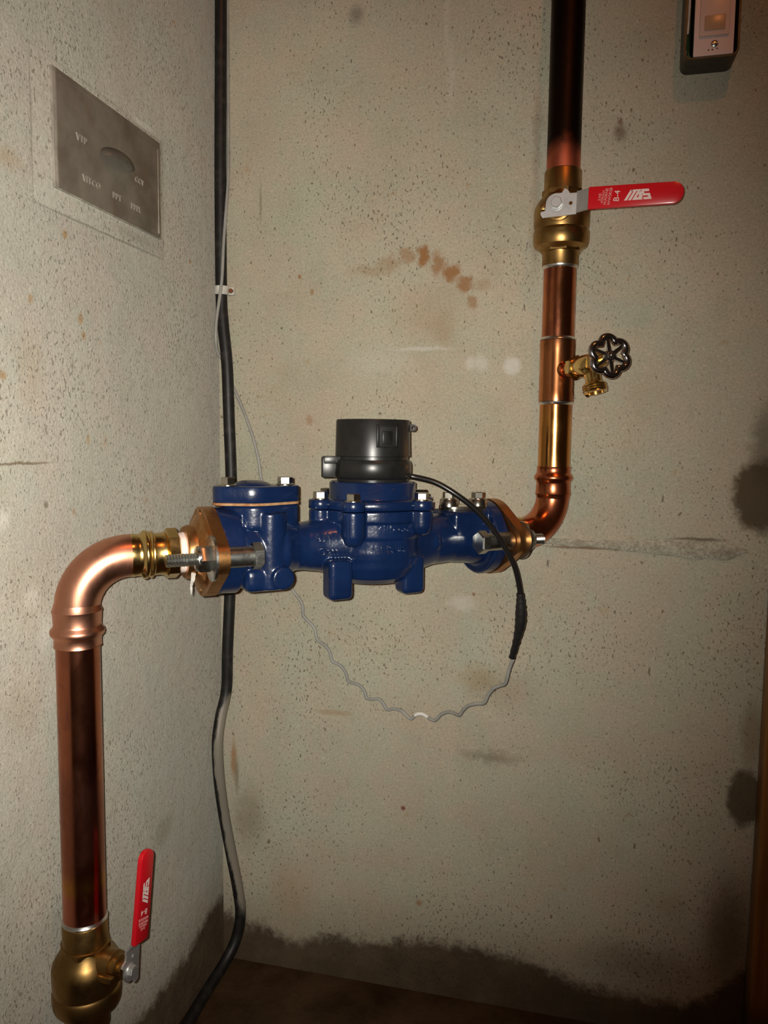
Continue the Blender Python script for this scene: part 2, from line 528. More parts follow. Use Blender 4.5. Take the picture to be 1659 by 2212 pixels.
CU = (.86, .42, .27)
M_cu_bright = copper('copper_fitting', (.80, .39, .255), (.62, .26, .15), (.62, .27, .20), .6, .30)
M_cu_left = copper('copper_tube_tarnished', (.60, .22, .12), (.36, .13, .085), (.30, .115, .10), .8, .17,
                   zgrad=[(.395, .375, (.75, .35, .08), .85), (.376, .358, (.75, .25, .17), .9)])
M_cu_right = copper('copper_tube_heated', (.66, .235, .095), (.38, .12, .06), (.36, .10, .10), .95, .16,
                    zgrad=[(.885, .835, (.74, .36, .085), .75)])
M_cu_tee = copper('copper_tee', (.64, .25, .10), (.34, .115, .05), (.42, .13, .085), .95, .2)
M_cu_relb = copper('copper_elbow_red', (.68, .23, .10), (.45, .12, .055), (.52, .12, .06), .8, .19)
M_cu_top = copper('copper_tube_blackened', (.028, .016, .010), (.012, .008, .006), (.018, .010, .007), .8, .42,
                  zgrad=[(1.195, 1.165, (.70, .20, .11), .95)])
M_brass = copper('brass_cast', (.46, .28, .095), (.26, .145, .05), (.34, .19, .07), .7, .30, 40, stretch=(1, 1, 1))
M_brass_sh = copper('brass_shiny', (.84, .60, .24), (.62, .40, .13), (.72, .5, .2), .6, .15, 40, stretch=(1, 1, 1))
M_bronze = copper('bronze_cast', (.66, .34, .13), (.40, .19, .065), (.52, .24, .08), .8, .30, 50, stretch=(1, 1, 1))
M_bronze_r = copper('bronze_cast_dark', (.58, .28, .10), (.36, .16, .05), (.5, .21, .06), .8, .33, 50, stretch=(1, 1, 1))
M_solder = simple('solder', (.82, .80, .76), .28, 1.0, 60, .15)
M_zinc = copper('zinc_steel', (.56, .58, .56), (.38, .38, .34), (.50, .46, .30), .5, .24, 60, stretch=(1, 1, 1))
M_stain = simple('stainless', (.72, .69, .60), .20, 1.0, 50, .12)
M_alu = simple('lever_steel', (.70, .70, .69), .42, .85, 60, .08)
M_wheel = simple('wheel_chrome', (.46, .42, .42), .16, 1.0, 40, .15)
M_red = simple('red_vinyl', (.60, .008, .016), .28, 0, 0, coat=.3)
M_print = simple('white_print', (.78, .66, .62), .6)
M_printlow = simple('white_print_faded', (.70, .40, .38), .6)
M_tape = simple('thread_tape_white', (.86, .76, .70), .6, 0, 50, .08)
M_black = simple('black_plastic', (.013, .013, .0125), .33, 0, 40, .35)
M_blackd = simple('black_plastic_deep', (.008, .008, .008), .6)
M_lead = simple('black_lead', (.010, .009, .0085), .30, 0, 0)
M_tapeb = simple('black_tape', (.013, .012, .012), .48, 0, 60, .3, bump=.3)
M_grey = simple('grey_wire', (.34, .34, .31), .5, 0, 30, .15)
M_whit = simple('white_sleeve', (.85, .85, .80), .5)
M_clip = simple('clip_plastic', (.62, .62, .55), .5, 0, 80, .15)
M_rusty = simple('rusty_steel', (.20, .075, .035), .7, .3, 80, .3)
M_almond = simple('pink_white_plastic', (.70, .56, .53), .4)
M_almondf = simple('sensor_face', (.66, .50, .44), .35)
M_lens = simple('sensor_lens', (.46, .31, .20), .3)
M_boxm = copper('olive_painted_steel', (.055, .050, .030), (.035, .03, .016), (.05, .04, .02), .7, .35, 40, stretch=(1, 1, 1))
M_boxm.node_tree.nodes['Principled BSDF'].inputs['Metallic'].default_value = .25
M_green = simple('green_wire', (.01, .07, .035), .45)

t = NT('blue_enamel')
nz = t.noise(26, 4, .6, t.O()).outputs[0]
bl = t.noise(70, 4, .6, t.O()).outputs[0]
c = t.mix(t.ramp(nz, .3, .7), (.0036, .0130, .052), (.0056, .0195, .074))
c = t.mix(t.math('MULTIPLY', t.ramp(bl, .66, .78), .55), c, (.06, .035, .02))
M_blue = t.out(c, .25, 0, t.math('ADD', nz, t.math('MULTIPLY', t.noise(190, 3).outputs[0], .35)), .30, .0020, coat=.35)
t = NT('rusty_gasket')
nz = t.noise(120, 4, .7, t.O()).outputs[0]
M_gask = t.out(t.mix(t.ramp(nz, .35, .65), (.30, .13, .045), (.46, .27, .13)), .85, 0, nz, .5, .001)
t = NT('panel_steel')
nz = t.noise(16, 5, .65).outputs[0]
n2 = t.noise(60, 4, .65, t.vmath('MULTIPLY', t.P(), (1, 1, .2)).outputs[0]).outputs[0]
c = t.mix(t.ramp(nz, .35, .7), (.27, .245, .20), (.165, .14, .108))
c = t.mix(t.math('MULTIPLY', t.ramp(n2, .6, .75), .5), c, (.22, .13, .06))
M_panel = t.out(c, t.ramp(nz, .3, .7, .42, .6), .35, n2, .12, .0006)
M_panel_edge = simple('panel_bright_edge', (.52, .49, .42), .45, .5, 60, .25)  # brighter than the panel; on the rib it paints a highlight
M_letter = simple('cast_letters', (.40, .375, .32), .4, .4)  # panel metal made lighter, painting the light caught by raised strokes

t = NT('cable_jacket')
zz = t.sep(t.P())['Z']
nz = t.noise(28, 4, .65, t.vmath('MULTIPLY', t.P(), (1, 1, .35)).outputs[0]).outputs[0]
n2 = t.noise(60, 3, .6).outputs[0]
side = t.sep(t.n('ShaderNodeNewGeometry').outputs['Normal'])['X']
c = t.mix(t.ramp(n2, .45, .75), (.011, .0105, .010), (.035, .030, .026))
dust = t.math('MULTIPLY', t.ramp(zz, .40, .47, 1, 0), t.ramp(zz, .06, .12))
dm = t.math('ADD', t.math('MULTIPLY', dust, .36), t.math('MULTIPLY', t.math('SUBTRACT', nz, .5), 1.7))
dm = t.math('ADD', dm, t.math('MULTIPLY', side, t.math('MULTIPLY', dust, .60)))
c = t.mix(t.math('MULTIPLY', t.ramp(dm, .22, .52), dust), c, (.27, .245, .195))
M_cable = t.out(c, .5, 0)

# ------------------------------------------------------------------ the setting
bm = bmesh.new(); box(bm, (-.06, 0, -.06), (1.60, .06, 2.60))
wb = obj('wall_back', bm, M_back, kind='structure')
bm = bmesh.new(); box(bm, (-.06, -1.90, -.06), (0, 0, 2.60))
wl = obj('wall_left', bm, M_left, kind='structure')
bm = bmesh.new(); box(bm, (0, -1.90, -.06), (1.60, 0, 0))
obj('floor', bm, M_floor, kind='structure')
bm = bmesh.new(); box(bm, (.7595, -.032, 0), (.90, -.001, 2.55), .002)
obj('trim_1', bm, M_wood, kind='structure')

# old mortar seam on the back wall: a rough ridge that widens to the right
bm = bmesh.new()
N, K = 70, 8
grid = []
for i in range(N + 1):
    x = .470 + .262 * i / N
    f = i / N
    hw = .0050 + .0080 * min(1, max(0, f - .25) / .5) + .0025 * noise.noise((x * 40, 0, 3))
    if f > .93: hw *= max(.2, 1 - (f - .93) / .07)
    zc = .6835 + .004 * noise.noise((x * 14, 1, 0)) - (.003 * f)
    row = []
    for k in range(K + 1):
        g = k / K
        z = zc + (g - .5) * 2 * hw
        d = (.0062 + .0034 * noise.noise((x * 90, z * 90, 5))) * (1 - abs(g * 2 - 1) ** 3)
        if g > .72: d -= .003 * (g - .72) / .28 * (1 if f > .5 else 0)
        row.append(bm.verts.new((x, -max(0, d) + (.0005 if k in (0, K) else 0), z)))
    grid.append(row)
for i in range(N):
    for k in range(K):
        bm.faces.new((grid[i][k], grid[i + 1][k], grid[i + 1][k + 1], grid[i][k + 1]))
obj('mortar_seam', bm, M_mortar, wb, ang=80)
for (x, z, r, n_) in ((.428, .919, .0095, 1), (.388, .923, .007, 2), (.371, .922, .0045, 3)):
    bm = bmesh.new()
    vs = ball(bm, r, (0, 0, 0), (1, .16, 1.1), 20)
    for v in vs:
        v.co *= 1 + .25 * noise.noise((v.co.x * 300 + n_, v.co.z * 300, n_))
    obj('plaster_dab', bm, M_back, wb, (x, 0, z), ang=80)

# ------------------------------------------------------------------ access panel on the left wall
bm = bmesh.new(); box(bm, (0, -.400, 1.041), (.0012, -.157, 1.196 - .012), .0004)
obj('plaster_margin', bm, M_left, wl)
ap = thing('access_panel', 'grey metal access panel with raised letters and finger pull on the left wall', 'panel', (-.0035, -.2705, 1.0627))
# local: x = out of the wall, y along the wall, z up
bm = bmesh.new()
W2, H2 = .1025, .1155
box(bm, (.0, -W2, 0), (.0075, W2, H2), .0006)
obj('frame', bm, M_panel_edge, ap)
bm = bmesh.new(); box(bm, (.0070, -W2 + .0040, .001), (.0088, W2 - .004, H2 - .001), .0006)
dr = obj('door_plate', bm, M_panel, ap)
bm = bmesh.new(); box(bm, (.0085, W2 - .0098, .005), (.0094, W2 - .0082, H2 - .010), .0003)
obj('edge_rib', bm, M_panel_edge, ap)  # pale rib painting the highlight line inside the panel edge
bm = bmesh.new(); box(bm, (.0085, -W2 + .008, H2 - .0075), (.0092, W2 - .012, H2 - .006), .0003)
obj('edge_rib', bm, M_panel, ap)
# finger pull: half dome hood open at the bottom
bm = bmesh.new()
n1, n2_ = 18, 8
rows = []
for i in range(n1 + 1):
    a = PI * i / n1
    row = []
    for k in range(n2_ + 1):
        b = (PI / 2) * k / n2_
        row.append(bm.verts.new((
            .0088 + .017 * math.cos(b) * math.sin(a) ** .8, -.027 * math.cos(a), .056 + .015 * math.sin(b) * math.sin(a) ** .8)))
    rows.append(row)
for a, b in zip(rows, rows[1:]):
    for k in range(n2_):
        bm.faces.new((a[k], b[k], b[k + 1], a[k + 1]))
bmesh.ops.solidify(bm, geom=list(bm.faces), thickness=.0016)
bmesh.ops.recalc_face_normals(bm, faces=list(bm.faces))
obj('finger_pull', bm, M_panel, ap)
RX = (PI / 2, 0, PI / 2)
for s, size, y, z in (('VTP', .0095, -.060, .0605), ('CCY', .0088, .050, .0535), ('VITCO', .0095, -.044, .0225), ('PPT', .0095, .003, .0215), ('PPPL', .0095, .042, .0205)):
    obj('lettering', text_bm(s, size, .0005, .00015, spacing=1.15), M_letter, ap, (.0092, y, z), RX)

# ------------------------------------------------------------------ copper riser, left
LX, LY = .0465, -.415
RXp, RYp = .4875, -.035
DV = Vector((RXp - LX, RYp - LY, 0)).normalized()
LEN = math.hypot(RXp - LX, RYp - LY)
ANG = math.atan2(DV.y, DV.x)
AX = .700
PR = .0207

bm = bmesh.new(); lathe(bm, [(PR, 0), (PR, .300)], 48)
tag(obj('copper_pipe', bm, M_cu_left, loc=(LX, LY, .326)), 'tarnished copper riser pipe at the left, above the lower ball valve', 'pipe', 'copper pipes')

def elbow(name, label, m, loc, sgn_rot, leg_z, leg_end, r, Rb, rs, rb, end_u, group):
    """local frame: u = +X horizontal leg, Z vertical leg; vertical leg sits on the z axis. leg_z: +1 leg goes up, -1 down"""
    root = thing(name, label, 'pipe fitting', loc, sgn_rot, group)
    c = Vector((Rb, 0, leg_z * Rb))
    arc = []
    for i in range(19):
        a = PI / 2 * i / 18
        arc.append(c + Vector((-Rb * math.cos(a), 0, -leg_z * Rb * math.sin(a))))
    path = [Vector((0, 0, leg_z * (Rb + .002)))] + arc + [Vector((end_u, 0, 0))]
    bm = bmesh.new(); tube(bm, path, [r] * len(path), 40)
    obj('bend', bm, m, root)
    bm = bmesh.new()
    z0, z1 = Rb - .006, leg_end
    L = z1 - z0
    prof = [(r, z0), (rs * .985, z0 + .10 * L), (rs + .0008, z0 + .16 * L), (rs, z0 + .22 * L), (rs - .0006, z0 + .48 * L), (rs, z0 + .54 * L),
            (rb - .0006, z0 + .60 * L), (rb, z0 + .66 * L), (rb - .0006, z0 + .72 * L), (rs, z0 + .78 * L), (rs - .0008, z0 + .82 * L), (rs - .0008, z0 + .965 * L), (rs - .0003, z0 + L), (PR - .001, z0 + L)]
    if leg_z < 0:
        prof = [(a, -b) for a, b in prof][::-1]
    lathe(bm, prof, 48)
    obj('socket', bm, m, root)
    return root
elbow('pipe_elbow', 'bright copper press elbow at the left joining the riser to the brass adapter', M_cu_bright, (LX, LY, AX), ANG, -1, .0855, .0213, .050, .0228, .0256, .0525, 'copper press elbows')
elbow('pipe_elbow', 'reddish copper press elbow at the right, between the meter and the vertical pipe', M_cu_relb, (RXp, RYp, AX), ANG + PI, 1, .0860, .0213, .050, .0225, .0252, .055, 'copper press elbows')

# horizontal fittings between the elbows live in the meter's own direction
def along(s, z=AX):
    return (LX + DV.x * s, LY + DV.y * s, z)

def adapter(label, s0, ang, tape=True):
    root = thing('brass_adapter', label, 'pipe fitting', along(s0), ang, 'brass press adapters')
    bm = bmesh.new()
    lathe(bm, [(PR, 0), (.0214, .0005), (.0217, .004), (.0212, .0065), (.0212, .010), (.0222, .0115), (.0243, .0132), (.0248, .0150), (.0243, .0168), (.0224, .0185), (.0236, .0200), (.0238, .0215), (.0215, .0232), (.0212, .0300), (.0222, .0335), (.0205, .0350)], 48, 'X')
    obj('socket', bm, M_brass_sh, root)
    bm = bmesh.new(); hexa(bm, .0258, .0345, .0475, 'X', n=8, ch=.0016)
    obj('hex_collar', bm, M_brass_sh, root)
    if tape:
        bm = bmesh.new()
        lathe(bm, [(.0195, .046), (.0208, .0475), (.0206, .050), (.0210, .0525), (.0206, .055), (.0211, .0575), (.0209, .060), (.019, .0615)], 36, 'X')
        for v in bm.verts:
            if v.co.x > .052:
                k = 1 + .05 * noise.noise((v.co.y * 200, v.co.z * 200, v.co.x * 300))
                v.co.y *= k; v.co.z *= k
        obj('thread_tape', bm, M_tape, root)
        bm = bmesh.new()
        pts = [(.056, -.016, -.010), (.059, -.0205, -.016), (.058, -.0215, -.024), (.0565, -.0205, -.032), (.0563, -.0205, -.041)]
        P2 = catmull(pts, 5)
        wd_ = [.006, .0065, .0045, .0065, .003]
        prev = None
        for i, p in enumerate(P2):
            wv = .0062 * (1 - i / len(P2)) * (1 + .5 * noise.noise((i * .9, 2, 0))) + .0008
            a = bm.verts.new(p + Vector((-wv / 2, 0, 0))); b = bm.verts.new(p + Vector((wv / 2, .0012 * math.sin(i), 0)))
            if prev: bm.faces.new((prev[0], prev[1], b, a))
            prev = (a, b)
        bmesh.ops.solidify(bm, geom=list(bm.faces), thickness=.0005)
        obj('frayed_tape_end', bm, M_whit, root, label='loose white end of thread tape')
    return root
adapter('shiny brass adapter with white thread tape, left of the blue meter', .0495, ANG)
adapter('brass adapter half hidden behind the bolt, right of the blue meter', .5315, ANG + PI, False)

FL = hull([(0, 0, .0465), (.051, 0, .0185), (-.051, 0, .0185)], 72)   # (y, z) outline of an oval flange
MYZ = Matrix(((0, 0, 1, 0), (1, 0, 0, 0), (0, 1, 0, 0), (0, 0, 0, 1)))   # outline x->Y, y->Z, depth->X

def flange(label, s0, ang, m, stud, sleeve):
    """local X runs away from the meter body towards the pipe; plate from x=0 to .012"""
    root = thing('pipe_flange', label, 'flange', along(s0), ang, 'oval pipe flanges')
    bm = bmesh.new()
    holes = [circ(0, .0365, .0042, 16, 1, 1.9), circ(0, -.0365, .0042, 16, 1, 1.9)]
    prism(bm, FL, 0, .0125, MYZ, holes, .0)
    obj('flange_plate', bm, m, root)
    bm = bmesh.new()
    lathe(bm, [(.040, .0115), (.0385, .0150), (.032, .0185), (.0285, .0205), (.0272, .0285), (.0262, .0300), (.018, .0300)], 44, 'X')
    obj('hub', bm, m, root)
    for sg in (-1, 1):
        bm = bmesh.new()
        cyl(bm, .0062, -.030, .0125, 'X')
        n = 34
        prof = []
        for i in range(n):
            x = .012 + stud * i / (n - 1)
            prof.append((.0064 if i % 2 else .0056, x))
        lathe(bm, prof, 20, 'X')
        b = obj('bolt', bm, M_zinc, root, (0, sg * .051, 0), label='zinc plated flange bolt')
        bm = bmesh.new(); hexa(bm, .0138, .0155, .0285, 'X', ch=.0018)
        lathe(bm, [(.0125, .0265), (.0118, .0292), (.007, .0300)], 24, 'X')
        nt = obj('nut', bm, M_zinc, b, rot=(R(30), 0, 0))
        bm = bmesh.new()
        lathe(bm, [(.0185, .0125), (.0228, .0128), (.0228, .0150), (.0205, .0154), (.0115, .0156)], 40, 'X')
        obj('washer', bm, M_zinc, b)
        bm = bmesh.new(); cyl(bm, .0108, -.014 - sleeve, -.0005, 'X', ch=.0008)
        obj('sleeve', bm, M_zinc, b)
        bm = bmesh.new()
        x1 = -.014 - sleeve
        lathe(bm, [(.0120, x1 - .0105), (.0138, x1 - .0090), (.0138, x1)], 6, 'X')
        obj('bolt_head', bm, M_zinc, b)
    return root
flange('weathered bronze oval flange on the left end of the blue meter', .1330, ANG + PI, M_bronze, .046, .013)
flange('dark bronze oval flange on the right end of the blue meter, behind the black lead', .4785, ANG, M_bronze_r, .034, .023)

# ------------------------------------------------------------------ water meter
SC = .319
mt = thing('water_meter', 'blue cast water meter with a black register cap, bolted between two bronze flanges', 'water meter', along(SC, AX - .056), ANG)
def ml(s, y, z):
    return (s - SC, y, z + .056)
def mv(bm):
    bm.transform(Matrix.Translation((-SC, 0, .056)))
    return bm
bm = bmesh.new()
FM = hull([(0, 0, .0455), (.034, 0, .0175), (-.034, 0, .0175)], 72)
prism(bm, FM, .1335, .1560, MYZ)
prism(bm, FM, .4620, .4780, MYZ)
lathe(bm, [(.030, .146), (.034, .160), (.035, .206), (.030, .214), (.0265, .222), (.0265, .232), (.029, .250), (.034, .268), (.041, .290), (.046, .319), (.044, .345), (.037, .372), (.031, .395), (.0295, .420), (.031, .440), (.036, .470)], 44, 'X')
prism(bm, hull([(.178, 0, .031), (.160, 0, .0165), (.2115, -.004, .0145)]), .023, .0485, None, (), .003)
cyl(bm, .030, .146, .160, 'X', (0, 0, .012))
cyl(bm, .0175, -.040, .040, 'Z', (.1895, -.0195, 0))
cyl(bm, .0175, -.040, .040, 'Z', (.1895, .0195, 0))
box(bm, (.158, -.034, -.0425), (.2095, .034, -.015), .009, 3)
cyl(bm, .0122, -.010, .0405, '-Y', (.1975, 0, -.0275), ch=.001)
ball(bm, 1, (SC, 0, -.006), (.0575, .0555, .0415), 36)
lathe(bm, [(.036, -.043), (.047, -.036), (.0530, -.024), (.0555, -.005), (.0560, .012)], 56, 'Z', (SC, 0, 0))
cyl(bm, .0575, .010, .036, 'Z', (SC, 0, 0), 56)
cyl(bm, .0605, .0275, .0400, 'Z', (SC, 0, 0), 56)
EAR = [178, 225, 303, 358, 45, 123]
for a in EAR:
    c = (SC + .0635 * math.cos(R(a)), .0635 * math.sin(R(a)), 0)
    if a in (225, 45):
        lathe(bm, [(.004, .002), (.0095, .005), (.0130, .013), (.0132, .040)], 28, 'Z', c)
    elif a in (303, 123):
        lathe(bm, [(.004, .012), (.0095, .015), (.0125, .022), (.0128, .040)], 28, 'Z', c)
    else:
        lathe(bm, [(.010, .024), (.0128, .030), (.0128, .040)], 28, 'Z', c)
box(bm, (.4135, -.0285, -.005), (.4690, .0285, .0345), .006, 3)
for (s, y) in ((.2625, -.031), (.3520, -.031)):
    box(bm, (s - .014, y - .0125, -.0560), (s + .014, y + .0125, -.012), .0055, 3)
for s in (.385, .250):
    ball(bm, .010, (s, -.030 if s > .3 else -.024, 0), (1, .5, 1), 14)
mv(bm)
me = bpy.data.meshes.new('tmpbody'); bm.to_mesh(me); bm.free()
tmp = bpy.data.objects.new('tmpbody', me); COL.objects.link(tmp)
md = tmp.modifiers.new('r', 'REMESH'); md.mode = 'VOXEL'; md.voxel_size = .0011; md.adaptivity = 0
sm = tmp.modifiers.new('s', 'SMOOTH'); sm.factor = .5; sm.iterations = 9
dg = bpy.context.evaluated_depsgraph_get(); dg.update()
body_me = bpy.data.meshes.new_from_object(tmp.evaluated_get(dg))
bpy.data.objects.remove(tmp); bpy.data.meshes.remove(me)
bm = bmesh.new(); bm.from_mesh(body_me)
bpy.data.meshes.remove(body_me)
obj('cast_body', bm, M_blue, mt, ang=180)

# strainer cover, gasket
bm = bmesh.new(); CV = hull([(.176, 0, .0315), (.1485, -.003, .0150), (.2118, -.004, .0148)])
prism(bm, CV, .0505, .0680, None, (), .0022)
ball(bm, .022, (.176, 0, .0660), (1, 1, .35), 24)
obj('strainer_cover', mv(bm), M_blue, mt, label='blue cover plate of the strainer')
bm = bmesh.new(); prism(bm, hull([(.176, 0, .0317), (.1485, -.003, .0152), (.2118, -.004, .0150)]), .0482, .0508)
obj('gasket', mv(bm), M_gask, mt, label='rusty gasket line under the strainer cover')
# chamber cover
bm = bmesh.new()
lathe(bm, [(.0600, .0408), (.0608, .0418), (.0608, .0495), (.0590, .0512), (.0505, .0516), (.0495, .053), (.0495, .0690), (.0480, .0705), (.02, .0708)], 56, 'Z', (SC, 0, 0))
for a in EAR:
    lathe(bm, [(.0125, .0408), (.0131, .0415), (.0131, .0500), (.0122, .0510)], 26, 'Z', (SC + .0635 * math.cos(R(a)), .0635 * math.sin(R(a)), 0))
obj('chamber_cover', mv(bm), M_blue, mt, ang=50, label='blue round cover over the measuring chamber')

# bolts with flanged heads
bm = bmesh.new()
lathe(bm, [(.0095, 0), (.0095, .0012), (.0088, .0018)], 26)
hexa(bm, .0082, .0012, .0090, ch=.0008)
bolt0 = obj('bolt', bm, M_stain, mt, ml(SC + .0635 * math.cos(R(178)), .0635 * math.sin(R(178)), .0508), (0, 0, R(38)), label='stainless hexagon bolt')
for i, a in enumerate(EAR[1:]):
    copy_part(bolt0, mt, ml(SC + .0635 * math.cos(R(a)), .0635 * math.sin(R(a)), .0508), (0, 0, R((8, 33, 0, 20, 10)[i])))
for i, (s, y) in enumerate(((.1490, -.003), (.2118, -.004))):
    copy_part(bolt0, mt, ml(s, y, .0678), (0, 0, R((14, 40)[i])))

# test port plate on the outlet side
bm = bmesh.new()
prism(bm, hull([(.430, 0, .0185), (.4560, -.010, .0145), (.4420, 0, .022)], 40), .0335, .0395, None, (), .0008)
for (s, y) in ((.4205, -.004), (.4565, -.012)):
    lathe(bm, [(.0118, .0390), (.0112, .0470), (.0105, .0478)], 26, 'Z', (s, y, 0))
obj('port_plate', mv(bm), M_stain, mt, label='bare metal port plate with two bolts')
for i, (s, y) in enumerate(((.4205, -.004), (.4565, -.012))):
    copy_part(bolt0, mt, ml(s, y, .0472), (0, 0, R((20, 35)[i])))

# register cap
TC = 243.0   # direction towards the photographer in the meter's frame
bm = bmesh.new()
lathe(bm, [(.0405, .0700), (.0410, .0735), (.0432, .0752), (.0444, .0768), (.0444, .0900), (.0436, .0925), (.0426, .0945), (.0405, .0950), (.0405, .0985), (.0430, .0992), (.0428, .1030), (.0420, .1385), (.0412, .1400), (.03, .1402)], 64, 'Z', (SC, 0, 0))
obj('register_cap', mv(bm), M_black, mt, ang=40, label='black plastic register cap')
def on_cap(ang, r, z):
    return (SC + r * math.cos(R(ang)) - SC, r * math.sin(R(ang)), z + .056)
def capbox(name, ang, r, z, size, m, lab=None, bev=.0012):
    bm = bmesh.new(); box(bm, (-size[0] / 2, -size[1] / 2, -size[2] / 2), (size[0] / 2, size[1] / 2, size[2] / 2), bev)
    return obj(name, bm, m, mt, on_cap(ang, r, z), (0, 0, R(ang)), label=lab)
a0 = TC + 22
w = capbox('latch_window', a0, .0405, .1215, (.006, .0230, .0230), M_blackd, 'square latch on the cap')
bm = bmesh.new(); box(bm, (.0025, -.0065, -.009), (.0052, .0055, .0055), .001); obj('latch_tab', bm, M_black, w)
bm = bmesh.new()
for y0, y1, z0, z1 in ((-.0125, -.0095, -.0125, .0125), (.0095, .0125, -.0125, .0125), (-.0125, .0125, .0105, .0125), (-.0125, .0125, -.0125, -.0105)):
    box(bm, (.001, y0, z0), (.0042, y1, z1), .0006)
obj('latch_frame', bm, M_black, w)
c1 = capbox('side_clip', TC - 80, .0475, .0862, (.022, .014, .0235), M_black, 'clip on the left of the cap')
bm = bmesh.new(); prism(bm, [(-.009, .004), (.009, .004), (.009, .0125), (-.012, .0125)], -.009, .009, axis_m('Y') @ Matrix.Diagonal((1, -1, 1, 1)), (), .0006); obj('clip_wedge', bm, M_black, c1)
bm = bmesh.new(); box(bm, (-.004, -.0085, -.0115), (.003, -.006, .001), .0006); obj('clip_rib', bm, M_black, c1)
bm = bmesh.new()
prism(bm, hull([(0, 0, .004), (-.008, .001, .004)], 20), -.003, .003, axis_m('-Y'), (circ(.0, .0, .0018, 10),))
obj('hinge_lug', bm, M_blackd, mt, on_cap(TC + 92, .0455, .1315), (0, 0, R(TC + 92)), label='small hinge lug with a hole')

# raised lettering on the casting
def curved_text(name, s, size, cx, R_, a_mid, z, ext=.0009, spacing=1.05):
    bm = text_bm(s, size, ext, .0002, spacing=spacing)
    for v in bm.verts:
        a = R(a_mid) + v.co.x / R_
        r = R_ + v.co.z
        v.co = Vector((cx - SC + r * math.cos(a), r * math.sin(a), z + v.co.y + .056))
    obj(name, bm, M_blue, mt, ang=30)
curved_text('raised_lettering', 'Stilfcool', .0125, SC, .0580, 268, .0205, .0012, 1.15)
def flat_text(s, size, spt, y, z, yaw, tilt=0, ext=.0012, sp=1.0):
    bm = text_bm(s, size, ext, .0003, spacing=sp)
    obj('raised_lettering', bm, M_blue, mt, ml(spt, y, z), (PI / 2 + R(tilt), 0, R(yaw)), ang=30)
flat_text('AWWA', .0125, .2575, -.0300, .0115, -17, -20, .0018)
flat_text('Class II', .0110, .2560, -.0325, -.0035, -17, 6, .0018)
curved_text('raised_lettering', 'SENSUS', .0125, SC, .0566, 262, -.0020, .0016, 1.05)
flat_text('1½', .0145, .346, -.0465, -.018, 24, 24, .0016)

